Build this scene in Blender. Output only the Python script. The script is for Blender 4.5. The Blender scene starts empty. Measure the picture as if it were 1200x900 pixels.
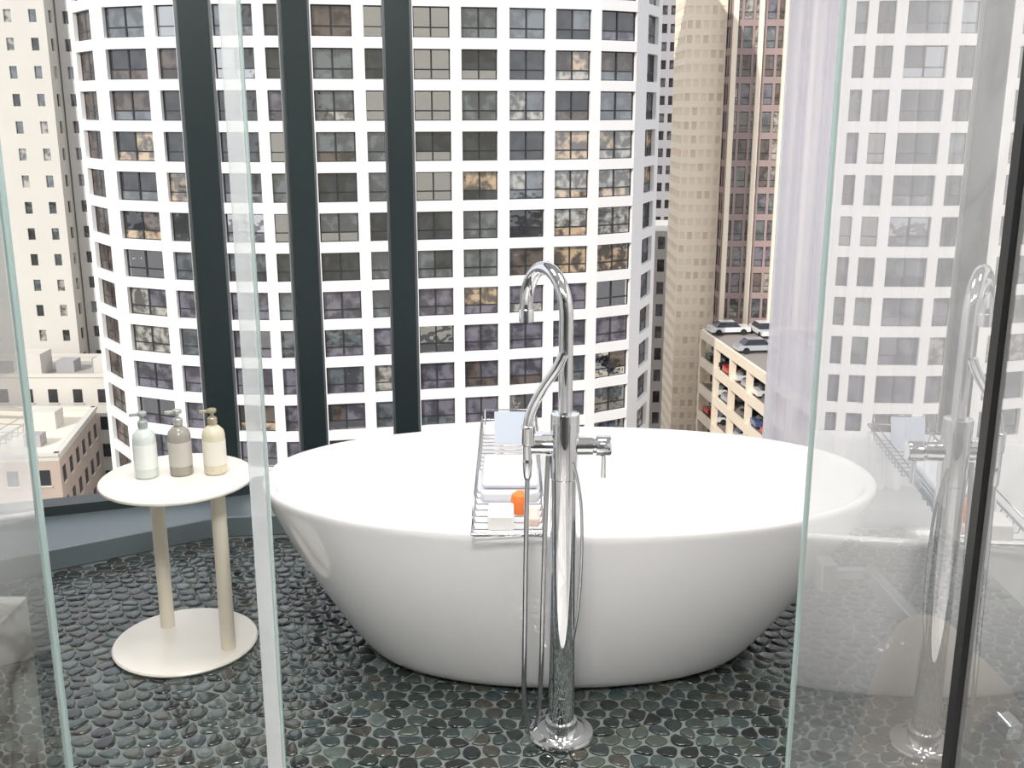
import bpy, math, random
from mathutils import Vector, Matrix
random.seed(7)
S = bpy.context.scene
COL = S.collection
S.view_settings.view_transform = 'Standard'

# ---------------------------------------------------------------- materials
def mat(name, color, rough=0.5, metal=0.0, ior=1.5, noise=None, bump=None, coat=0.0):
    m = bpy.data.materials.new(name); m.use_nodes = True
    nt = m.node_tree; b = nt.nodes['Principled BSDF']
    b.inputs['Base Color'].default_value = (*color, 1)
    b.inputs['Roughness'].default_value = rough
    b.inputs['Metallic'].default_value = metal
    b.inputs['IOR'].default_value = ior
    b.inputs['Coat Weight'].default_value = coat
    tc = nt.nodes.new('ShaderNodeTexCoord')
    if noise:
        sc, amt = noise
        n = nt.nodes.new('ShaderNodeTexNoise'); n.inputs['Scale'].default_value = sc
        n.inputs['Detail'].default_value = 4
        r = nt.nodes.new('ShaderNodeMix'); r.data_type = 'RGBA'
        r.inputs[6].default_value = (*[c*(1-amt) for c in color], 1)
        r.inputs[7].default_value = (*[min(1, c*(1+amt)) for c in color], 1)
        nt.links.new(tc.outputs['Object'], n.inputs['Vector'])
        nt.links.new(n.outputs['Fac'], r.inputs[0])
        nt.links.new(r.outputs[2], b.inputs['Base Color'])
    if bump:
        sc, st, dist = bump
        n = nt.nodes.new('ShaderNodeTexNoise'); n.inputs['Scale'].default_value = sc
        bp = nt.nodes.new('ShaderNodeBump'); bp.inputs['Strength'].default_value = st
        bp.inputs['Distance'].default_value = dist
        nt.links.new(tc.outputs['Object'], n.inputs['Vector'])
        nt.links.new(n.outputs['Fac'], bp.inputs['Height'])
        nt.links.new(bp.outputs['Normal'], b.inputs['Normal'])
    return m

def glass_mat(name, lo, hi, tint=(1,1,1), milky=0.0):
    m = bpy.data.materials.new(name); m.use_nodes = True
    nt = m.node_tree; nt.nodes.clear()
    o = nt.nodes.new('ShaderNodeOutputMaterial')
    t = nt.nodes.new('ShaderNodeBsdfTransparent'); t.inputs[0].default_value = (*tint, 1)
    g = nt.nodes.new('ShaderNodeBsdfGlossy'); g.inputs['Roughness'].default_value = 0.0
    lw = nt.nodes.new('ShaderNodeLayerWeight'); lw.inputs[0].default_value = 0.5
    mr = nt.nodes.new('ShaderNodeMapRange')
    mr.inputs['From Min'].default_value = 0.25; mr.inputs['From Max'].default_value = 0.8
    mr.inputs['To Min'].default_value = lo; mr.inputs['To Max'].default_value = hi
    mx = nt.nodes.new('ShaderNodeMixShader')
    nt.links.new(lw.outputs['Facing'], mr.inputs['Value'])
    nt.links.new(mr.outputs[0], mx.inputs[0])
    nt.links.new(t.outputs[0], mx.inputs[1]); nt.links.new(g.outputs[0], mx.inputs[2])
    last = mx
    if milky:
        d = nt.nodes.new('ShaderNodeBsdfDiffuse'); d.inputs[0].default_value = (0.92, 0.94, 0.95, 1)
        tl = nt.nodes.new('ShaderNodeBsdfTranslucent'); tl.inputs[0].default_value = (0.92, 0.94, 0.95, 1)
        m3 = nt.nodes.new('ShaderNodeMixShader'); m3.inputs[0].default_value = .5
        nt.links.new(d.outputs[0], m3.inputs[1]); nt.links.new(tl.outputs[0], m3.inputs[2])
        m2 = nt.nodes.new('ShaderNodeMixShader'); m2.inputs[0].default_value = milky
        nt.links.new(mx.outputs[0], m2.inputs[1]); nt.links.new(m3.outputs[0], m2.inputs[2]); last = m2
    nt.links.new(last.outputs[0], o.inputs[0])
    return m

def marble_mat(name, base=(0.84,0.83,0.82), vein=(0.66,0.64,0.63), rough=0.12, scale=1.6):
    m = mat(name, base, rough)
    nt = m.node_tree; b = nt.nodes['Principled BSDF']
    tc = nt.nodes.new('ShaderNodeTexCoord')
    n1 = nt.nodes.new('ShaderNodeTexNoise'); n1.inputs['Scale'].default_value = scale; n1.inputs['Detail'].default_value = 8
    n1.inputs['Distortion'].default_value = 1.2
    r = nt.nodes.new('ShaderNodeValToRGB')
    e = r.color_ramp.elements
    e[0].position = 0.40; e[0].color = (*base, 1)
    e[1].position = 0.60; e[1].color = (*base, 1)
    x = e.new(0.5); x.color = (*vein, 1)
    y = e.new(0.46); y.color = (*[0.8*c for c in base], 1)
    nt.links.new(tc.outputs['Object'], n1.inputs['Vector'])
    nt.links.new(n1.outputs['Fac'], r.inputs[0])
    nt.links.new(r.outputs[0], b.inputs['Base Color'])
    return m

M_porc = mat('white_tub_acrylic', (0.85,0.85,0.855), 0.12, coat=0.5)
M_chrome = mat('chrome', (0.80,0.81,0.83), 0.03, 1.0)
M_wire = mat('chrome_wire', (0.46,0.47,0.49), 0.12, 1.0)
M_steel = mat('brushed_steel', (0.42,0.44,0.45), 0.2, 1.0)
M_cream = mat('cream_powder_coat', (0.82,0.75,0.62), 0.4)
M_creamtop = mat('cream_table_top', (0.88,0.83,0.75), 0.3)
M_dark = mat('dark_window_frame', (0.025,0.038,0.041), 0.35, 0.2)
M_dark2 = mat('grey_window_trim', (0.20,0.22,0.23), 0.35, 0.4)
M_sill = mat('sill_blue_grey_metal', (0.15,0.185,0.20), 0.4, 0.2, noise=(6,0.1))
M_black = mat('black_seal', (0.006,0.006,0.007), 0.4)
M_marble = marble_mat('marble_polished')
M_marble_d = marble_mat('marble_veined', (0.80,0.78,0.75), (0.26,0.21,0.17), 0.1, 2.5)
M_white = mat('white_paint', (0.8,0.8,0.79), 0.6)
M_char = mat('charcoal_stone', (0.05,0.05,0.052), 0.3, noise=(2,.3))
M_towel = mat('towel_white', (0.74,0.77,0.83), 0.95, bump=(300,0.4,0.003))
M_robe = mat('towel_greige', (0.22,0.18,0.145), 0.95, bump=(250,0.4,0.003), noise=(5,.35))
M_orange = mat('orange_bath_bomb', (0.85,0.22,0.05), 0.6, noise=(60,0.2))

# ---------------------------------------------------------------- mesh builder
class MB:
    def __init__(s): s.v=[]; s.f=[]; s.m=[]
    def q(s, pts, m=0):
        i=len(s.v); s.v.extend([tuple(p) for p in pts]); s.f.append(tuple(range(i,i+len(pts)))); s.m.append(m)
    def box(s, lo, hi, m=0, M=None):
        x0,y0,z0=lo; x1,y1,z1=hi
        c=[Vector(p) for p in [(x0,y0,z0),(x1,y0,z0),(x1,y1,z0),(x0,y1,z0),(x0,y0,z1),(x1,y0,z1),(x1,y1,z1),(x0,y1,z1)]]
        if M: c=[M@p for p in c]
        i=len(s.v); s.v.extend([tuple(p) for p in c])
        for f in [(0,3,2,1),(4,5,6,7),(0,1,5,4),(1,2,6,5),(2,3,7,6),(3,0,4,7)]:
            s.f.append(tuple(i+k for k in f)); s.m.append(m)
    def prism(s, poly, z0, z1, m=0, mtop=None):
        n=len(poly)
        i=len(s.v)
        s.v.extend([(p[0],p[1],z0) for p in poly]); s.v.extend([(p[0],p[1],z1) for p in poly])
        s.f.append(tuple(i+n+k for k in range(n))); s.m.append(m if mtop is None else mtop)
        s.f.append(tuple(i+k for k in reversed(range(n)))); s.m.append(m)
        for k in range(n):
            s.f.append((i+k, i+(k+1)%n, i+n+(k+1)%n, i+n+k)); s.m.append(m)
    def lathe(s, prof, c, seg=32, m=0, M=None):
        i=len(s.v)
        for r,z in prof:
            for k in range(seg):
                a=2*math.pi*k/seg
                p=Vector((r*math.cos(a), r*math.sin(a), z))
                if M: p=M@p
                s.v.append((p[0]+c[0],p[1]+c[1],p[2]+c[2]))
        for j in range(len(prof)-1):
            for k in range(seg):
                k2=(k+1)%seg
                s.f.append((i+j*seg+k,i+j*seg+k2,i+(j+1)*seg+k2,i+(j+1)*seg+k)); s.m.append(m)
        s.f.append(tuple(i+k for k in reversed(range(seg)))); s.m.append(m)
        s.f.append(tuple(i+(len(prof)-1)*seg+k for k in range(seg))); s.m.append(m)
    def make(s, name, mats, smooth=False, parent=None, bevel=0, angle=35):
        me=bpy.data.meshes.new(name); me.from_pydata(s.v,[],s.f)
        for m in mats: me.materials.append(m)
        me.polygons.foreach_set('material_index', s.m)
        me.update()
        if smooth:
            me.shade_smooth()
            try: me.set_sharp_from_angle(angle=math.radians(angle))
            except Exception: pass
        o=bpy.data.objects.new(name, me); COL.objects.link(o)
        if parent: o.parent=parent
        if bevel:
            b=o.modifiers.new('bevel','BEVEL'); b.width=bevel; b.segments=3; b.limit_method='ANGLE'
        return o

def empty(name):
    e=bpy.data.objects.new(name,None); COL.objects.link(e); e.empty_display_size=0.1; return e

def tube(name, pts, r, m, parent=None, smooth=True, cyclic=False):
    cu=bpy.data.curves.new(name,'CURVE'); cu.dimensions='3D'; cu.bevel_depth=r; cu.bevel_resolution=6; cu.resolution_u=10
    cu.use_fill_caps=True
    if smooth:
        sp=cu.splines.new('NURBS'); sp.points.add(len(pts)-1)
        for p,q in zip(sp.points,pts): p.co=(*q,1)
        sp.order_u=3; sp.use_endpoint_u=True
    else:
        sp=cu.splines.new('POLY'); sp.points.add(len(pts)-1)
        for p,q in zip(sp.points,pts): p.co=(*q,1)
    sp.use_cyclic_u=cyclic
    cu.materials.append(m)
    o=bpy.data.objects.new(name,cu); COL.objects.link(o)
    if parent: o.parent=parent
    return o

# ================================================================ CAMERA
cam=bpy.data.cameras.new('camera'); co=bpy.data.objects.new('camera',cam); COL.objects.link(co)
co.location=(0,0,1.65); co.rotation_euler=(math.radians(90-14.5),0,0)
cam.sensor_width=36; cam.lens=37.5; cam.clip_end=2000; cam.clip_start=0.02
S.camera=co

# ================================================================ ROOM
CEIL=2.9
sill_front=[(-3.4,2.60),(-1.693,3.623),(-1.168,3.945),(-0.5,4.02),(1.75,4.05)]
W=[(-3.4,3.485),(-1.2,4.22),(-0.85,4.36),(-0.46,4.47),(1.75,4.55)]
mb=MB(); mb.prism([(-3.5,-1.3),(1.85,-1.3),(1.85,4.65),(-0.46,4.57),(-1.2,4.32),(-3.5,3.55)], -0.3, -0.001)
M_grout=mat('floor_grout',(0.17,0.195,0.185),0.6,noise=(40,0.25))
mb.make('floor',[M_grout])
mb=MB(); mb.prism([(-3.5,-1.3),(1.85,-1.3),(1.85,4.65),(-0.46,4.57),(-1.2,4.32),(-3.5,3.55)], CEIL, CEIL+0.2)
mb.make('ceiling',[M_white])
mb=MB(); mb.box((1.75,-1.2,0),(1.85,4.6,CEIL)); mb.make('wall_right',[M_marble])
mb=MB(); mb.box((-3.5,-1.2,0),(-3.4,3.5,CEIL)); mb.make('wall_left',[M_white])
mb=MB(); mb.box((-3.5,-1.3,0),(1.85,-1.2,CEIL)); mb.make('wall_back',[M_char])

mb=MB(); mb.prism(sill_front+[(W[4][0],W[4][1])]+[W[3],W[2],W[1],W[0]][0:4], 0.0, 0.085)
mb.make('trim_sill',[M_sill], bevel=0.006)
win=empty('window_1')
def rot_to(p,q):
    d=Vector((q[0]-p[0],q[1]-p[1],0)); L=d.length; a=math.atan2(d.y,d.x)
    return Matrix.Translation((p[0],p[1],0))@Matrix.Rotation(a,4,'Z'), L
mb=MB()
for p,q in zip(W[:-1],W[1:]):
    M,L=rot_to(p,q)
    mb.box((-0.02,-0.05,0.085),(L+0.02,0.05,0.125),0,M)
    mb.box((-0.02,-0.06,CEIL-0.12),(L+0.02,0.06,CEIL),0,M)
mb.make('rails',[M_dark],parent=win)
mb=MB()
def mull(p,ang,w,d):
    M=Matrix.Translation((p[0],p[1],0))@Matrix.Rotation(ang,4,'Z')
    mb.box((-w/2,-d/2,0.085),(w/2,d/2,CEIL),0,M)
    mb.box((w/2,-d/2+0.02,0.085),(w/2+0.012,d/2-0.03,CEIL),1,M)
    mb.box((-w/2-0.010,-d/2+0.03,0.085),(-w/2,d/2-0.03,CEIL),1,M)
mull(W[1],0.35,0.110,0.10); mull(W[2],0.33,0.096,0.10); mull(W[3],0.15,0.096,0.10)
mb.make('mullions',[M_dark,M_dark2],parent=win)
M_pane=glass_mat('window_pane',0.015,0.10,(0.99,0.99,1.0))
mb=MB()
for p,q in zip(W[:-1],W[1:]):
    mb.q([(p[0],p[1],0.125),(q[0],q[1],0.125),(q[0],q[1],CEIL-0.12),(p[0],p[1],CEIL-0.12)])
mb.make('panes',[M_pane],parent=win)

# ---------------------------------------------------------------- pebble floor
def pebbles():
    s=0.059; x0,x1,y0,y1=-3.3,1.74,2.03,4.1; RW=.78
    def sill_y(x):
        for (a,b),(c,d) in zip(sill_front[:-1],sill_front[1:]):
            if a<=x<=c: return b+(d-b)*(x-a)/(c-a)
        return 2.6
    P={}
    ni=int((x1-x0)/s)+2; nj=int((y1-y0)/(s*RW))+2
    for j in range(-2,nj+2):
        for i in range(-2,ni+2):
            P[i,j]=(x0+s*(i+0.5*(j%2))+random.uniform(-.31,.31)*s, y0+s*RW*j+random.uniform(-.27,.27)*s)
    pal=[(.014,.020,.019),(.022,.033,.031),(.040,.056,.052),(.010,.013,.013),(.048,.058,.048),(.046,.045,.036),(.030,.046,.047),(.070,.088,.083),(.018,.027,.024),(.012,.016,.016)]
    V=[];F=[];C=[]
    for (i,j),c in P.items():
        if i<0 or j<0 or i>=ni or j>=nj: continue
        if c[1]>sill_y(c[0])-0.012 or c[0]>1.725: continue
        poly=[(c[0]+dx*s*1.3,c[1]+dy*s*1.3) for dx,dy in ((-1,-1),(1,-1),(1,1),(-1,1))]
        for dj in (-2,-1,0,1,2):
            for di in (-2,-1,0,1,2):
                if (di,dj)==(0,0): continue
                o=P.get((i+di,j+dj))
                if o is None: continue
                mx,my=(o[0]+c[0])/2,(o[1]+c[1])/2; nx,ny=o[0]-c[0],o[1]-c[1]
                out=[]
                for k in range(len(poly)):
                    a=poly[k]; b=poly[(k+1)%len(poly)]
                    da=(a[0]-mx)*nx+(a[1]-my)*ny; db=(b[0]-mx)*nx+(b[1]-my)*ny
                    if da<=0: out.append(a)
                    if (da<=0)!=(db<=0):
                        t=da/(da-db); out.append((a[0]+(b[0]-a[0])*t,a[1]+(b[1]-a[1])*t))
                poly=out
                if not poly: break
            if not poly: break
        if len(poly)<3: continue
        for it in range(2):
            o2=[]
            for k in range(len(poly)):
                a=poly[k]; b=poly[(k+1)%len(poly)]
                o2.append((a[0]*.72+b[0]*.28,a[1]*.72+b[1]*.28)); o2.append((a[0]*.28+b[0]*.72,a[1]*.28+b[1]*.72))
            poly=o2
        cx=sum(p[0] for p in poly)/len(poly); cy=sum(p[1] for p in poly)/len(poly)
        n=len(poly); b0=len(V); hh=random.uniform(.0035,.0052)
        col=random.choice(pal); k=random.uniform(.8,1.3); col=(col[0]*k,col[1]*k,col[2]*k,1)
        tx,ty=random.uniform(-.06,.06),random.uniform(-.06,.06)
        sh=random.uniform(.92,1.03)
        for sc,z in ((.915,-.001),(.90,hh*.6),(.82,hh*.95),(.5,hh*1.12)):
            sc*=sh
            for p in poly:
                dx,dy=(p[0]-cx)*sc,(p[1]-cy)*sc
                V.append((cx+dx,cy+dy,z+(dx*tx+dy*ty if z>0 else 0))); C.extend(col)
        for r in range(3):
            for q in range(n):
                q2=(q+1)%n
                F.append((b0+r*n+q,b0+r*n+q2,b0+(r+1)*n+q2,b0+(r+1)*n+q))
        F.append(tuple(b0+3*n+q for q in range(n)))
    me=bpy.data.meshes.new('pebble_tiles'); me.from_pydata(V,[],F)
    at=me.color_attributes.new('Col','FLOAT_COLOR','POINT'); at.data.foreach_set('color',C)
    me.shade_smooth()
    m=mat('pebble_stone',(0.05,.06,.06),0.12,coat=.4)
    nt=m.node_tree; b=nt.nodes['Principled BSDF']
    a=nt.nodes.new('ShaderNodeAttribute'); a.attribute_name='Col'
    n=nt.nodes.new('ShaderNodeTexNoise'); n.inputs['Scale'].default_value=55; n.inputs['Detail'].default_value=5
    tc=nt.nodes.new('ShaderNodeTexCoord'); nt.links.new(tc.outputs['Object'],n.inputs['Vector'])
    mr=nt.nodes.new('ShaderNodeMapRange'); mr.inputs['To Min'].default_value=.5; mr.inputs['To Max'].default_value=1.5
    nt.links.new(n.outputs['Fac'],mr.inputs['Value'])
    vm=nt.nodes.new('ShaderNodeVectorMath'); vm.operation='SCALE'
    nt.links.new(a.outputs['Color'],vm.inputs[0]); nt.links.new(mr.outputs[0],vm.inputs['Scale'])
    nt.links.new(vm.outputs[0],b.inputs['Base Color'])
    me.materials.append(m)
    o=bpy.data.objects.new('floor_pebble_tiles',me); COL.objects.link(o)
pebbles()

mb=MB(); mb.box((-3.39,-1.2,0),(1.74,2.02,0.006)); mb.make('floor_shower',[M_marble])

# ================================================================ BATHTUB
TX,TY=0.175,3.13
prof=[(.50,.27,.000),(.585,.335,.000),(.605,.350,.010),(.640,.370,.05),(.708,.404,.14),(.782,.440,.25),(.845,.465,.35),(.897,.484,.44),(.925,.494,.50),(.938,.500,.525),
      (.940,.501,.540),(.936,.498,.549),(.926,.489,.553),(.912,.476,.550),(.902,.467,.540),(.890,.457,.51),(.862,.437,.44),(.822,.412,.35),(.765,.380,.26),(.68,.330,.185),(.56,.26,.14),(.42,.19,.122),(.25,.11,.116),(.08,.035,.114)]
mb=MB(); N=128
for a,b,z in prof:
    off=-.03*(1-z/.553)
    for k in range(N):
        t=2*math.pi*k/N; e=2/2.15
        c,s_=math.cos(t),math.sin(t)
        mb.v.append((TX+off+a*math.copysign(abs(c)**e,c), TY+b*math.copysign(abs(s_)**e,s_), z+0.0068))
for j in range(len(prof)-1):
    for k in range(N):
        k2=(k+1)%N; mb.f.append((j*N+k,j*N+k2,(j+1)*N+k2,(j+1)*N+k)); mb.m.append(0)
mb.f.append(tuple((len(prof)-1)*N+k for k in range(N))); mb.m.append(0)
mb.f.append(tuple(reversed(range(N)))); mb.m.append(0)
tub=empty('bathtub')
o=mb.make('tub_shell',[M_porc],smooth=True,parent=tub,angle=80)
ss=o.modifiers.new('s','SUBSURF'); ss.levels=1; ss.render_levels=1
mb=MB(); mb.lathe([(.001,.0),(.032,.0),(.034,.003),(.03,.006),(.001,.007)],(TX-.024,TY,.121),24); mb.make('drain',[M_chrome],True,tub)

# ================================================================ FAUCET
FX,FY=0.133,2.565
fa=empty('freestanding_tub_faucet')
Z0=0.006
mb=MB()
mb.lathe([(.088,.0),(.089,.006),(.086,.012),(.064,.016),(.062,.018),(.044,.020),(.044,.040),(.0425,.046),(.036,.048)],(FX,FY,Z0),48)
mb.make('base_plate',[M_chrome],True,fa)
mb=MB()
mb.lathe([(.035,.04),(.035,.735),(.0365,.737),(.0365,.90),(.0355,.905),(.020,.908)],(FX,FY,Z0),40)
mb.make('column',[M_chrome],True,fa)
d=Vector((-.095,.175,0)); dn=d.normalized(); R=.10
pts=[(FX,FY,.90),(FX,FY,1.0)]
for k in range(0,19):
    a=math.pi*k/18
    pts.append((FX+dn.x*R*(1-math.cos(a)),FY+dn.y*R*(1-math.cos(a)),1.155+R*1.08*math.sin(a)))
pts.append((pts[-1][0],pts[-1][1],1.125))
tube('gooseneck',pts,.0178,M_chrome,fa,smooth=False)
mb=MB(); mb.lathe([(.012,0),(.0195,0),(.0195,.03),(.0175,.034)],(pts[-1][0],pts[-1][1],1.11),24); mb.make('spout_tip',[M_chrome],True,fa)
RY=Matrix.Rotation(math.pi/2,4,'Y')
mb=MB()
mb.lathe([(.024,.03),(.024,.07),(.020,.072),(.020,.078),(.0265,.079),(.0265,.112),(.024,.116)],(FX,FY,.825),32,0,RY)
mb.lathe([(.018,-.105),(.021,-.10),(.021,-.02)],(FX,FY,.825),32,0,RY)
mb.make('mixer_valve',[M_chrome],True,fa)
mb=MB()
mb.lathe([(.006,-.075),(.007,-.07),(.0055,0)],(FX+.098,FY-.01,.82),16); mb.make('lever',[M_chrome],True,fa)
mb=MB()
mb.box((FX-.085,FY-.022,.845),(FX-.03,FY+.01,.862))
mb.lathe([(.016,.0),(.019,.004),(.019,.05),(.016,.054)],(FX-.092,FY-.01,.83),24)
mb.make('cradle',[M_chrome],True,fa,bevel=.003)
hp=[(FX-.094,FY-.012,.79),(FX-.096,FY-.012,.86),(FX-.088,FY-.012,.92),(FX-.055,FY-.02,.985),(FX-.018,FY-.03,1.04),(FX-.008,FY-.03,1.07)]
tube('hand_shower',hp,.0125,M_chrome,fa)
mb=MB(); mb.lathe([(.008,0),(.0125,.01),(.0135,.05),(.0125,.055)],(FX-.094,FY-.012,.74),20); mb.make('hose_nut',[M_chrome],True,fa)
tube('hose',[(FX-.094,FY-.012,.745),(FX-.097,FY-.015,.6),(FX-.099,FY-.02,.35),(FX-.102,FY-.03,.15),(FX-.095,FY-.035,.055),(FX-.078,FY-.035,.038),(FX-.062,FY-.035,.07),(FX-.056,FY-.03,.2),(FX-.052,FY-.02,.45),(FX-.047,FY-.01,.68),(FX-.042,FY-.005,.80)],.0065,M_wire,fa)
tube('supply_line',[(FX+.02,FY-.03,.79),(FX+.042,FY-.03,.72),(FX+.047,FY-.03,.55),(FX+.040,FY-.025,.38),(FX+.028,FY-.02,.30)],.004,M_wire,fa)

# ================================================================ BATH TRAY
tr=empty('bath_caddy_tray')
zt=.572
x0,x1=-.105,.085; ya,yb=2.60,3.66
wr=.0038
for i,x in enumerate((x0,x1)):
    tube(f'side_rail_{i}',[(x,ya,zt),(x,yb,zt)],wr,M_wire,tr,False)
    tube(f'side_upper_{i}',[(x,ya+.06,zt),(x,ya+.06,zt+.03),(x,yb-.06,zt+.03),(x,yb-.06,zt)],.0026,M_wire,tr,False)
for i,y in enumerate((ya,yb)):
    tube(f'end_rail_{i}',[(x0,y,zt),(x1,y,zt)],wr,M_wire,tr,False)
def basket(nm,y0,y1,n,dep):
    for k in range(n):
        y=y0+(y1-y0)*k/(n-1)
        tube(f'{nm}_wire_{k}',[(x0,y,zt),(x0+.005,y,zt-dep),(x1-.005,y,zt-dep),(x1,y,zt)],.0020,M_wire,tr,False)
basket('front',ya+.03,ya+.36,8,.018)
basket('rear',yb-.46,yb-.05,11,.030)
tube('book_rest',[(x0+.01,yb-.06,zt),(x0+.01,yb-.03,zt+.045),(x1-.01,yb-.03,zt+.045),(x1-.01,yb-.06,zt)],.0024,M_wire,tr,False)
mb=MB(); Mx=Matrix.Translation((-.005,yb-.20,zt-.026))@Matrix.Rotation(math.radians(-25),4,'X')
mb.box((-.055,-.002,0),(.055,.002,.11),0,Mx); mb.make('note_card',[mat('card_pale_blue',(.52,.57,.66),.6)])
mb=MB(); mb.box((-.090,2.86,zt-.015),(.078,3.14,zt+.025)); mb.box((-.085,2.865,zt+.026),(.075,3.12,zt+.05))
o=mb.make('folded_washcloth',[M_towel],True,bevel=.012)
mb=MB(); mb.box((-.065,2.655,zt-.014),(.005,2.755,zt+.030)); mb.make('soap_box',[mat('soap_white',(.83,.81,.80),.45)],True,bevel=.006)
mb=MB(); mb.box((.042,2.68,zt-.014),(.075,2.76,zt+.014)); mb.make('soap_bar',[mat('soap_pink',(.80,.62,.55),.45)],True,bevel=.008)
pr=[(.010,0),(.022,.004),(.026,.018),(.026,.042),(.022,.058),(.012,.066),(.002,.068)]
mb=MB(); mb.lathe(pr,(.022,2.785,zt-.016),28)
mb.make('bath_bomb',[M_orange],True)

# ================================================================ SIDE TABLE
tb=empty('side_table')
cx,cy=-1.035,3.075
mb=MB(); mb.lathe([(.205,.006),(.221,.008),(.223,.013),(.219,.018),(.05,.019)],(cx,cy,0),72); mb.make('base',[M_creamtop],True,tb)
mb=MB(); mb.lathe([(.20,.558),(.222,.560),(.226,.564),(.226,.570),(.221,.574),(.10,.5745)],(-1.012,3.05,0),72); mb.make('top',[M_creamtop],True,tb)
mb=MB()
mb.lathe([(.0225,.018),(.0225,.56)],(-1.120,3.165,0),28)
mb.lathe([(.0225,.018),(.0225,.56)],(-.885,3.02,0),28)
mb.make('legs',[M_cream],True,tb)

def bottle(x,y,body,cap,labelc,h=.15,w=.034):
    e=empty('pump_bottle')
    z=.5755
    mb=MB()
    mb.lathe([(w-.004,0),(w,.004),(w,h-.03),(w-.003,h-.016),(w*.55,h-.003),(w*.36,h),(w*.36,h+.006)],(x,y,z),36)
    mb.make('body',[body],True,e)
    mb=MB(); mb.lathe([(w+.0006,.03),(w+.0006,.105)],(x,y,z),36); mb.make('label',[labelc],True,e)
    mb=MB()
    mb.lathe([(w*.42,h+.004),(w*.42,h+.022),(w*.3,h+.026),(.005,h+.028),(.005,h+.040),(.013,h+.040),(.014,h+.048),(.012,h+.052)],(x,y,z),24)
    M=Matrix.Translation((x,y,z+h+.043))@Matrix.Rotation(math.radians(200),4,'Z')
    mb.box((0,-.005,-.003),(.036,.005,.006),0,M)
    mb.make('pump',[cap],True,e,bevel=.0015)
bottle(-1.100,3.045,mat('bottle_clear_white',(.62,.68,.65),.15),mat('pump_grey',(.35,.38,.38),.3),mat('label_pale',(.80,.82,.80),.4))
bottle(-1.003,3.07,mat('bottle_grey_brown',(.33,.31,.27),.2),mat('pump_silver',(.5,.5,.48),.3,.5),mat('label_grey',(.52,.50,.46),.4))
bottle(-.902,3.08,mat('bottle_cream',(.68,.62,.48),.2),mat('pump_gold',(.42,.36,.25),.3,.4),mat('label_cream',(.80,.77,.68),.4))

# ================================================================ SHOWER GLASS
M_mirrorglass=glass_mat('door_glass',0.26,0.68,(.97,.99,.98),0.15)
M_leftglass=glass_mat('left_screen_glass',0.40,0.80,(.97,.99,.98),0.0)
M_clear=glass_mat('fixed_glass',0.02,0.12,(.98,.99,.99))
M_edge=glass_mat('seal_clear_plastic',0.15,0.5,(.93,.96,.97),0.38)
M_gedge=mat('glass_edge_green',(.35,.45,.44),.15)
GH=2.35
E=(.588,2.0); Nn=(.5465,1.17); Nf=(.473,-.3)
dr=empty('door_1')
mb=MB(); mb.q([(E[0],E[1],.02),(Nn[0],Nn[1],.02),(Nn[0],Nn[1],GH),(E[0],E[1],GH)]); mb.make('glass',[M_mirrorglass],parent=dr)
mb=MB(); mb.box((E[0]-.005,E[1]-.003,.02),(E[0]+.005,E[1]+.003,GH),0); mb.make('glass_edge',[M_gedge],parent=dr)
mb=MB(); mb.box((Nn[0]-.006,Nn[1]-.010,.012),(Nn[0]+.008,Nn[1]+.010,GH)); mb.make('edge_seal',[M_black],parent=dr)
mb=MB(); 
mb.q([(Nn[0],Nn[1]-.014,.01),(Nf[0],Nf[1],.01),(Nf[0],Nf[1],GH),(Nn[0],Nn[1]-.014,GH)]); mb.make('shower_screen_right',[M_mirrorglass])
sc=empty('shower_screen_front')
mb=MB(); mb.q([(-.935,2.0,.01),(-.517,2.0,.01),(-.517,2.0,GH),(-.935,2.0,GH)]); mb.make('glass',[M_clear],parent=sc)
mb=MB(); mb.box((-.518,1.985,.007),(-.486,2.008,GH)); mb.make('edge_seal',[M_edge],parent=sc,bevel=.003)
mb=MB(); mb.box((-.485,1.99,.007),(-.481,2.0,GH)); mb.make('edge_lip',[M_gedge],parent=sc)
sl=empty('shower_screen_left')
mb=MB(); mb.q([(-.94,1.99,.01),(-.97,.3,.01),(-.97,.3,GH),(-.94,1.99,GH)]); mb.make('glass',[M_leftglass],parent=sl)
mb=MB(); mb.box((-.945,1.985,.007),(-.933,1.995,GH)); mb.make('edge',[M_gedge],parent=sl)
mb=MB(); mb.box((-1.14,.3,.007),(-.975,1.97,.70)); mb.make('wall_shower_knee',[M_marble_d],bevel=.003)

# door towel arm
hb=empty('door_towel_bar')
mb=MB(); mb.box((.597,1.90,.742),(.628,1.95,.798)); mb.make('clamp',[M_steel],parent=hb,bevel=.004)
mb=MB(); mb.box((.62,1.915,.76),(.70,1.935,.78)); mb.make('standoff',[M_steel],parent=hb,bevel=.003)
M=Matrix.Translation((.697,1.93,.77))@Matrix.Rotation(math.radians(-78),4,'Z')@Matrix.Rotation(math.radians(9),4,'Y')
mb=MB(); mb.box((0,-.012,-.014),(.46,.012,.014),0,M); mb.make('bar',[M_steel],parent=hb,bevel=.003)
mb=MB(); nu,nv=15,24
for i in range(nu):
    u=i/(nu-1)
    for j in range(nv):
        t=j/(nv-1)
        L=(t-.5)*1.0
        if abs(L)<.06: a=L/.06*math.pi/2; off=.036*math.sin(a); z=.036*math.cos(a)
        else:
            dd=abs(L)-.06; off=math.copysign(.036+.03*min(dd/.3,1)+.012*math.sin(u*9+dd*5),L); z=-dd
        p=M@Vector((.17+u*.25, off, z+.006-.03*(abs(u-.5)*2)**4))
        mb.v.append(tuple(p))
for i in range(nu-1):
    for j in range(nv-1):
        a=i*nv+j; mb.f.append((a,a+1,a+nv+1,a+nv)); mb.m.append(0)
o=mb.make('hanging_towel',[M_robe],True,hb)
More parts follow.
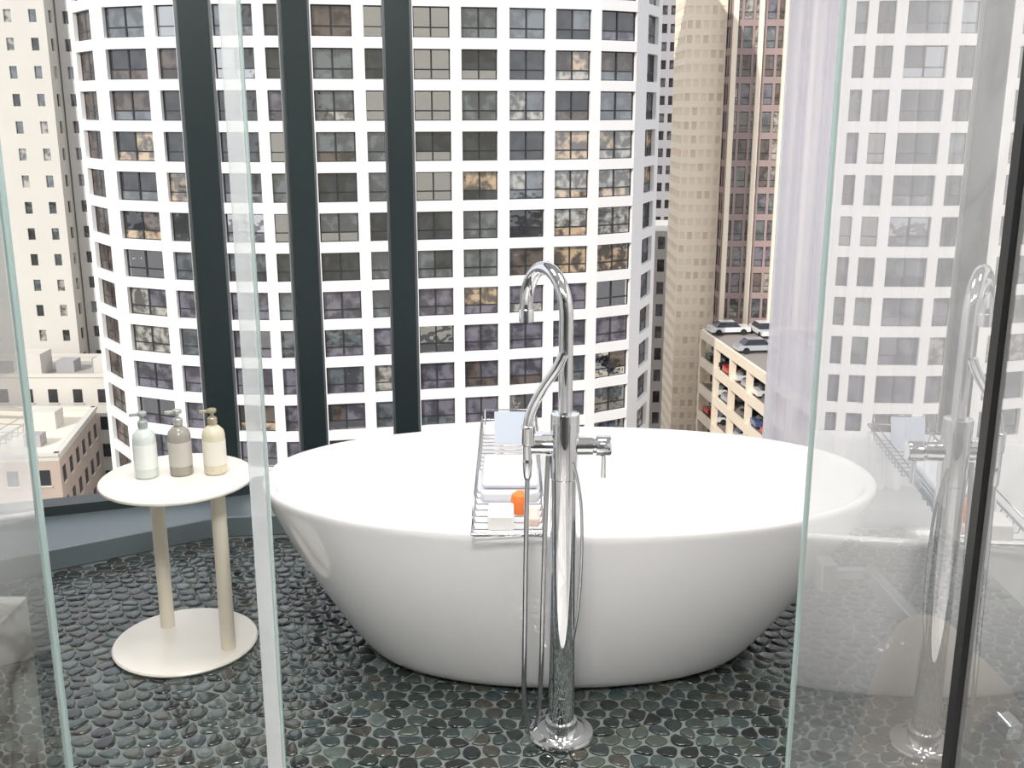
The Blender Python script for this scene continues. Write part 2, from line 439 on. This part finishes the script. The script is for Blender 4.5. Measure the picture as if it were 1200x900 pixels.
sd=o.modifiers.new('s','SOLIDIFY'); sd.thickness=.014; sb=o.modifiers.new('b','SUBSURF'); sb.levels=2; sb.render_levels=2

# ================================================================ CURTAIN
m=bpy.data.materials.new('sheer_curtain'); m.use_nodes=True; nt=m.node_tree; nt.nodes.clear()
o_=nt.nodes.new('ShaderNodeOutputMaterial'); df=nt.nodes.new('ShaderNodeBsdfDiffuse'); df.inputs[0].default_value=(.92,.90,.94,1)
tl=nt.nodes.new('ShaderNodeBsdfTranslucent'); tl.inputs[0].default_value=(.94,.92,.95,1)
tp=nt.nodes.new('ShaderNodeBsdfTransparent')
a=nt.nodes.new('ShaderNodeMixShader'); a.inputs[0].default_value=.6
b=nt.nodes.new('ShaderNodeMixShader'); b.inputs[0].default_value=.10
nt.links.new(df.outputs[0],a.inputs[1]); nt.links.new(tl.outputs[0],a.inputs[2]); nt.links.new(a.outputs[0],b.inputs[1]); nt.links.new(tp.outputs[0],b.inputs[2]); nt.links.new(b.outputs[0],o_.inputs[0])
mb=MB(); n=220; zs=[.095,.6,1.2,1.8,2.4,CEIL-.02]
for i in range(n):
    u=i/(n-1); 
    for z in zs:
        k=.75+.25*z/CEIL
        x=1.045+u*.68+.006*math.sin(u*60+z)
        y=4.26+.035*k*math.sin(u*2*math.pi*9+.5*math.sin(z*1.3)+.8*math.sin(u*17))
        mb.v.append((x,y,z))
for i in range(n-1):
    for j in range(len(zs)-1):
        a=i*len(zs)+j; mb.f.append((a,a+len(zs),a+len(zs)+1,a+1)); mb.m.append(0)
mb.make('sheer_curtain',[m],True,angle=180)

# ================================================================ CITY
GZ=-50
M_tw=mat('tower_white_concrete',(.90,.88,.865),.7,noise=(.4,.02))
def wglass(name,c,g=.3,lo=.5,hi=1.5,sc=.9):
    m=bpy.data.materials.new(name); m.use_nodes=True; nt=m.node_tree; nt.nodes.clear()
    o=nt.nodes.new('ShaderNodeOutputMaterial')
    d=nt.nodes.new('ShaderNodeBsdfDiffuse')
    gl=nt.nodes.new('ShaderNodeBsdfGlossy'); gl.inputs['Roughness'].default_value=.03
    mx=nt.nodes.new('ShaderNodeMixShader'); mx.inputs[0].default_value=g
    tc=nt.nodes.new('ShaderNodeTexCoord')
    n=nt.nodes.new('ShaderNodeTexNoise'); n.inputs['Scale'].default_value=sc; n.inputs['Detail'].default_value=3
    nt.links.new(tc.outputs['Object'],n.inputs['Vector'])
    r=nt.nodes.new('ShaderNodeValToRGB'); e=r.color_ramp.elements
    e[0].position=.42; e[0].color=(*[x*lo for x in c],1); e[1].position=.58; e[1].color=(*[x*hi for x in c],1)
    nt.links.new(n.outputs['Fac'],r.inputs[0]); nt.links.new(r.outputs[0],d.inputs[0])
    n2=nt.nodes.new('ShaderNodeTexNoise'); n2.inputs['Scale'].default_value=.7
    nt.links.new(tc.outputs['Object'],n2.inputs['Vector'])
    bp=nt.nodes.new('ShaderNodeBump'); bp.inputs['Strength'].default_value=.5; bp.inputs['Distance'].default_value=.08
    nt.links.new(n2.outputs['Fac'],bp.inputs['Height']); nt.links.new(bp.outputs[0],gl.inputs['Normal'])
    nt.links.new(d.outputs[0],mx.inputs[1]); nt.links.new(gl.outputs[0],mx.inputs[2]); nt.links.new(mx.outputs[0],o.inputs[0])
    return m
G_dark=wglass('glass_dark',(.024,.027,.027),.16); G_blue=wglass('glass_blue_grey',(.085,.100,.108),.25); G_lav=wglass('glass_lavender_grey',(.12,.113,.14),.15)
G_pale=wglass('glass_pale_blinds',(.30,.29,.26),.2,.35,1.5,1.4); G_tan=wglass('glass_tan',(.36,.26,.16),.25,.2,1.6,1.2); G_mir=wglass('glass_mirror',(.03,.03,.03),.75)
G_brn=wglass('glass_brown',(.085,.065,.055),.15)
M_wframe=mat('window_frame_dark',(.03,.03,.035),.4)

def facade(mb, wins, start, end, z_tops, fh, wh, rec, pick, split=True, zlo=GZ, ztop=None, wall=0, frame=1, reveal=None):
    ztop = ztop if ztop is not None else z_tops[0]+(fh-wh)
    pts=[start]+[p for w in wins for p in w]+[end]
    for k in range(0,len(pts),2):
        p,q=pts[k],pts[k+1]
        mb.q([(p[0],p[1],zlo),(q[0],q[1],zlo),(q[0],q[1],ztop),(p[0],p[1],ztop)],wall)
    rv = wall if reveal is None else reveal
    for ci,(p,q) in enumerate(wins):
        dx,dy=q[0]-p[0],q[1]-p[1]; L=math.hypot(dx,dy); nx,ny=-dy/L*rec,dx/L*rec
        P=(p[0]+nx,p[1]+ny); Q=(q[0]+nx,q[1]+ny)
        prev=ztop
        for ri,zt_ in enumerate(z_tops):
            zb=zt_-wh
            mb.q([(p[0],p[1],zt_),(q[0],q[1],zt_),(q[0],q[1],prev),(p[0],p[1],prev)],wall)
            prev=zb
            mb.q([(p[0],p[1],zb),(q[0],q[1],zb),(Q[0],Q[1],zb),(P[0],P[1],zb)],rv)
            mb.q([(P[0],P[1],zt_),(Q[0],Q[1],zt_),(q[0],q[1],zt_),(p[0],p[1],zt_)],rv)
            mb.q([(p[0],p[1],zb),(P[0],P[1],zb),(P[0],P[1],zt_),(p[0],p[1],zt_)],rv)
            mb.q([(Q[0],Q[1],zb),(q[0],q[1],zb),(q[0],q[1],zt_),(Q[0],Q[1],zt_)],rv)
            def bar(u0,u1,w0,w1,e):
                ex,ey=-nx/rec*e,-ny/rec*e
                a=(P[0]+(Q[0]-P[0])*u0+ex,P[1]+(Q[1]-P[1])*u0+ey); b=(P[0]+(Q[0]-P[0])*u1+ex,P[1]+(Q[1]-P[1])*u1+ey)
                return [(a[0],a[1],w0),(b[0],b[1],w0),(b[0],b[1],w1),(a[0],a[1],w1)]
            gm=pick(ci,ri)
            if split and L>2.0:
                zm=zb+wh*.33; g2=pick(ci,ri) if random.random()<.5 else gm
                mb.q(bar(0,1,zb,zm,0),pick(ci,ri+100) if random.random()<.6 else gm)
                mb.q(bar(0,.485,zm,zt_,0),gm); mb.q(bar(.485,1,zm,zt_,0),g2)
                mb.q(bar(0,1,zm-.05,zm+.05,.04),frame)
                mb.q(bar(.47,.51,zb,zt_,.05),frame)
            else:
                mb.q(bar(0,1,zb,zt_,0),gm)
                if split: mb.q(bar(0,1,zb+wh*.33-.04,zb+wh*.33+.04,.04),frame)
            if split:
                mb.q(bar(0,.035,zb,zt_,.03),frame); mb.q(bar(.965,1,zb,zt_,.03),frame); mb.q(bar(0,1,zt_-.09,zt_,.03),frame); mb.q(bar(0,1,zb,zb+.07,.03),frame)
        mb.q([(p[0],p[1],zlo),(q[0],q[1],zlo),(q[0],q[1],prev),(p[0],p[1],prev)],wall)

path=[(60,97),(78,90),(90,87),(115,84),(170,82.3),(230,81.3),(300,81),(350,81.2),(480,82.7),(600,84.2),(700,86),(748,88),(765,90.5),(778,95),(790,104)]
def onpath(b):
    for (a,ya_),(c,yc) in zip(path[:-1],path[1:]):
        if a<=b<=c:
            y=ya_+(yc-ya_)*(b-a)/(c-a); return ((b-600)/1250*.945*y, y)
cols=[(83,103),(118,166),(179,202),(213,234),(246,294),(307,327),(338,352),(363,411),(425,447),(460,473),(483,527),(540,583),(597,640),(652,694),(706,748),(761,773)]
wins=[(onpath(a),onpath(b)) for a,b in cols]
ztops=[8.93+3*k for k in range(5,-19,-1)]
def pick(ci,ri):
    r=random.random()
    row=ri%100
    if ci==10 and row<11: return 7 if r<.8 else 2
    if ci in (13,14) and 8<=row<=11: return 6 if r<.65 else 5
    if ci==0: return 8
    if row>=12 and r<.5: return 4
    if r<.40: return 2
    if r<.68: return 3
    if r<.71: return 4
    if r<.77: return 5
    if r<.82: return 6
    if r<.90: return 8
    return 7
mb=MB()
facade(mb,wins,onpath(78),onpath(777),ztops,3.0,2.2,.35,pick)
a,b=onpath(78),onpath(777)
mb.q([(b[0],b[1],GZ),(b[0]+.2,b[1]+10,GZ),(b[0]+.2,b[1]+10,24.8),(b[0],b[1],24.8)],0)
mb.q([(a[0]-.3,a[1]+10,GZ),(a[0],a[1],GZ),(a[0],a[1],24.8),(a[0]-.3,a[1]+10,24.8)],0)
mb.q([(b[0]+.2,b[1]+10,GZ),(a[0]-.3,a[1]+10,GZ),(a[0]-.3,a[1]+10,24.8),(b[0]+.2,b[1]+10,24.8)],0)
mb.make('apartment_tower',[M_tw,M_wframe,G_dark,G_blue,G_lav,G_pale,G_tan,G_mir,G_brn])

def simple(name,x0,x1,y0,y1,ztop,ncol,fh,wf,wh,mats,rec=.2,split=False,zlo=GZ,left=True,pk=None):
    mb=MB(); 
    def wl(p,q,n):
        out=[]
        for k in range(n):
            a=(k+.5-wf/2)/n; b=(k+.5+wf/2)/n
            out.append(((p[0]+(q[0]-p[0])*a,p[1]+(q[1]-p[1])*a),(p[0]+(q[0]-p[0])*b,p[1]+(q[1]-p[1])*b)))
        return out
    zt=[ztop-.8-fh*k for k in range(int((ztop-zlo-2)/fh))]
    pk=pk or (lambda c,r: random.choice(range(2,len(mats))))
    facade(mb,wl((x0,y0),(x1,y0),ncol),(x0,y0),(x1,y0),zt,fh,wh,rec,pk,split,zlo,ztop)
    n2=max(1,int(ncol*(y1-y0)/(x1-x0)))
    n2=min(n2,30)
    facade(mb,wl((x0,y1),(x0,y0),n2),(x0,y1),(x0,y0),zt,fh,wh,rec,pk,split,zlo,ztop)
    facade(mb,wl((x1,y0),(x1,y1),n2),(x1,y0),(x1,y1),zt,fh,wh,rec,pk,split,zlo,ztop)
    mb.q([(x1,y1,zlo),(x0,y1,zlo),(x0,y1,ztop),(x1,y1,ztop)],0)
    mb.q([(x0,y0,ztop),(x1,y0,ztop),(x1,y1,ztop),(x0,y1,ztop)],0)
    return mb.make(name,mats)
M_lw=mat('left_building_stucco',(.66,.63,.58),.8,noise=(.3,.06))
simple('stucco_apartment_block',-82,-51.5,124,150,34,11,3.0,.30,1.35,[M_lw,M_wframe,G_dark,G_pale,G_blue],.2)
simple('stucco_apartment_block',-51.3,-44,126.5,150,34,3,3.0,.42,1.35,[mat('left_building_stucco_grey',(.58,.56,.53),.8,noise=(.3,.06)),M_wframe,G_dark,G_blue,G_dark],.3)
M_beige=mat('beige_tower_stone',(1.0,.86,.69),.8,noise=(.5,.05))
G_beige=mat('beige_window',(.90,.77,.62),.4); G_beige2=mat('beige_window_dark',(.76,.63,.50),.4)
simple('beige_stone_tower',18.6,23.0,120,128,34,5,1.5,.6,.8,[M_beige,M_wframe,G_beige,G_beige,G_beige2],.07)
M_brown=mat('brown_spandrel',(.36,.27,.26),.5,noise=(.4,.1))
simple('brown_glass_tower',23.05,45,118,144,34,18,2.9,.78,2.2,[M_brown,M_wframe,G_brn,G_lav,G_blue,G_pale],.12,True)
mb=MB()
for x in (23.2,25.9,28.6,31.5): mb.box((x,117.5,GZ),(x+.5,117.98,34))
mb.make('tower_pier_fins',[M_beige])
M_gb=mat('grey_concrete',(.40,.385,.40),.8,noise=(.3,.1))
simple('distant_grey_block',24,40,200,225,48,8,3.1,.7,1.6,[M_gb,M_wframe,G_dark,G_blue],.5)
simple('low_white_block',15,27,150,165,-15,7,3.2,.6,1.8,[M_lw,M_wframe,G_blue,G_dark],.3)
M_far=mat('far_block_stone',(.55,.50,.45),.9,noise=(.2,.1))
simple('far_city_block',-10,90,300,330,60,30,3.5,.5,1.8,[M_far,M_wframe,G_dark,G_blue],.3)
simple('hotel_block_opposite',-75,75,-95,-72,42,34,3.3,.55,2.0,[mat('opposite_stone',(.95,.88,.74),.8,noise=(.3,.1)),M_wframe,G_dark,G_dark],.3)
M_roof=mat('roof_membrane',(.80,.74,.64),.9,noise=(.3,.15)); M_brick=mat('warm_brick_wall',(.50,.40,.34),.9,noise=(.5,.15))
M_roofg=mat('roof_gravel',(.42,.40,.37),.9,noise=(.5,.2))
def lowb(name,poly,zt,wallm,roofm,units):
    mb=MB(); mb.prism(poly,GZ,zt,0,1)
    n=len(poly)
    for k in range(n):
        p,q=poly[k],poly[(k+1)%n]
        M,L=rot_to(p,q)
        mb.box((0,0,zt),(L,.4,zt+.7),4,M)
        mb.box((0,-.15,zt+.45),(L,.45,zt+.75),4,M)
        nw=max(1,int(L/2.6))
        for i in range(nw):
            for j in range(5):
                x=(i+.5)*L/nw
                if zt-2.4-3.1*j<GZ: continue
                mb.box((x-.5,-.04,zt-2.4-3.1*j),(x+.5,.1,zt-.9-3.1*j),2,M)
                mb.box((x-.6,-.12,zt-2.55-3.1*j),(x+.6,.0,zt-2.4-3.1*j),4,M)
    for (x,y,w,d_,h,mi) in units: mb.box((x,y,zt),(x+w,y+d_,zt+h),mi)
    return mb.make(name,[wallm,roofm,M_wframe,M_gb,M_lw])
lowb('low_brick_building',[(-62,92),(-42.0,94),(-44.6,110),(-62,110)],-30,M_brick,M_roof,[(-47,98,1.6,1.4,1.2,3),(-49,104,2.6,2,1.8,4)])
lowb('low_stucco_building',[(-62,112),(-40.5,112),(-40.5,122),(-62,122)],-27,M_lw,M_roofg,[(-46,114,3,3,2.0,4),(-51,116,2,2,1.3,3),(-55,114.5,3,3,2.4,4),(-48,118.5,1.2,1.2,1.0,3)])
lowb('low_corner_building',[(-60,76),(-40.5,78),(-41.0,90),(-60,90)],-38,mat('tan_brick_wall',(.42,.33,.27),.9,noise=(.6,.15)),M_roofg,[(-45,80,2,2,1.6,4),(-49,84,1.5,1.5,1.0,3)])
mb=MB(); mb.q([(-400,-300,GZ),(400,-300,GZ),(400,700,GZ),(-400,700,GZ)]); mb.make('city_ground',[mat('asphalt',(.16,.155,.16),.9,noise=(.1,.2))])
M_pave=mat('pavement',(.45,.43,.40),.9,noise=(.3,.1))
mb=MB(); mb.box((13.5,95,GZ),(14.2,148,GZ+.15),0); mb.make('street_pavement',[M_pave])
mb=MB(); mb.box((18.9,80,GZ),(20.1,118,GZ+.15),0); mb.make('street_pavement',[M_pave])
A=Vector((20.3,113)); B=Vector((24.6,77)); M,L=rot_to(A,B)
M_gar=mat('garage_concrete',(.92,.80,.64),.8,noise=(.4,.06)); M_gin=mat('garage_deck',(.30,.27,.25),.9)
gar=empty('parking_garage')
mb=MB(); ZR=-21.6
for k in range(9):
    z=ZR-3.0*k
    mb.box((0,0,z-.75),(L,.3,z+.20),0,M)
    mb.box((0,.3,z-.35),(L,24,z-.05),1,M)
    mb.box((0,0,z-.75),(.3,24,z+.20),0,M)
    mb.box((L-.3,0,z-.75),(L,24,z+.20),0,M)
for i in range(8):
    x=i*(L-.5)/7; mb.box((x,.02,GZ),(x+.5,.6,ZR),0,M)
mb.box((0,12,GZ),(L,12.3,ZR-.4),1,M)
mb.box((3,14,ZR),(7,18,ZR+3),0,M)
mb.make('decks',[M_gar,M_gin],parent=gar)
cm=[mat('car_paint_'+n,c,.25,coat=.5) for n,c in (('white',(.8,.8,.8)),('red',(.6,.05,.04)),('black',(.03,.03,.03)),('silver',(.45,.47,.5)),('blue',(.08,.13,.3)))]
cm+= [mat('car_glass',(.02,.02,.03),.1), mat('tyre',(.015,.015,.015),.8)]
def car(T,c):
    mb.box((-2.15,-.88,.35),(2.15,.88,.85),c,T)
    lo=[(-1.6,-.8),(1.1,-.8),(1.1,.8),(-1.6,.8)]; hi=[(-1.1,-.65),(.5,-.65),(.5,.65),(-1.1,.65)]
    i=len(mb.v)
    for p in lo: mb.v.append(tuple(T@Vector((p[0],p[1],.85))))
    for p in hi: mb.v.append(tuple(T@Vector((p[0],p[1],1.4))))
    for k in range(4): mb.f.append((i+k,i+(k+1)%4,i+4+(k+1)%4,i+4+k)); mb.m.append(5)
    mb.f.append((i+4,i+5,i+6,i+7)); mb.m.append(c)
    for wx in (-1.35,1.35):
        for wy in (-.85,.85):
            mb.lathe([(.33,-.1),(.33,.1)],(0,0,0),12,6,T@Matrix.Translation((wx,wy,.33))@Matrix.Rotation(math.pi/2,4,'X'))
mb=MB()
for k in range(0,8):
    for i in range(12):
        if random.random()<.85:
            T=M@Matrix.Translation((1.8+i*2.95,2.6,ZR-3.0*k-.05))@Matrix.Rotation(math.pi/2,4,'Z')
            if k==0 and random.random()<.8: continue
            car(T,random.randrange(5))
car(M@Matrix.Translation((3.0,6.0,ZR-.05)),0); car(M@Matrix.Translation((8,9.0,ZR-.05)),3)
mb.make('parked_cars',cm,parent=gar)
mb=MB()
for k in range(8): car(Matrix.Translation((15.3+(k%2)*2.3,70+k*9,GZ))@Matrix.Rotation(math.pi/2,4,'Z'),random.randrange(5))
mb.make('street_cars',cm)

# ================================================================ LIGHTS
w=bpy.data.worlds.new('sky'); S.world=w; w.use_nodes=True
bg=w.node_tree.nodes['Background']; bg.inputs[0].default_value=(.92,.95,1.0,1); bg.inputs[1].default_value=1.15
sn=bpy.data.lights.new('sun','SUN'); sn.energy=3.1; sn.angle=.01; sn.color=(1,.95,.87)
so=bpy.data.objects.new('sun',sn); COL.objects.link(so)
so.rotation_euler=Vector((.42,.75,-.55)).to_track_quat('-Z','Y').to_euler()
M_fill_glow=bpy.data.materials.new('added_fill_glow'); M_fill_glow.use_nodes=True  # glowing face for the panels of the added fill lamps
pb=M_fill_glow.node_tree.nodes['Principled BSDF']; pb.inputs['Emission Color'].default_value=(1,.97,.93,1); pb.inputs['Emission Strength'].default_value=3
for (x,y,p) in ((-.9,2.6,27),(.8,2.6,27),(-.2,.6,72)):  # unseen ceiling fills, added to brighten the interior
    e=empty('added_ceiling_fill')
    mb=MB(); mb.box((x-.3,y-.3,CEIL-.03),(x+.3,y+.3,CEIL-.001)); mb.make('fill_panel',[M_fill_glow],parent=e)
    l=bpy.data.lights.new('fill_lamp','AREA'); l.shape='SQUARE'; l.size=.58; l.energy=p; l.color=(1,.97,.93)
    lo=bpy.data.objects.new('fill_lamp',l); COL.objects.link(lo); lo.location=(x,y,CEIL-.035); lo.parent=e
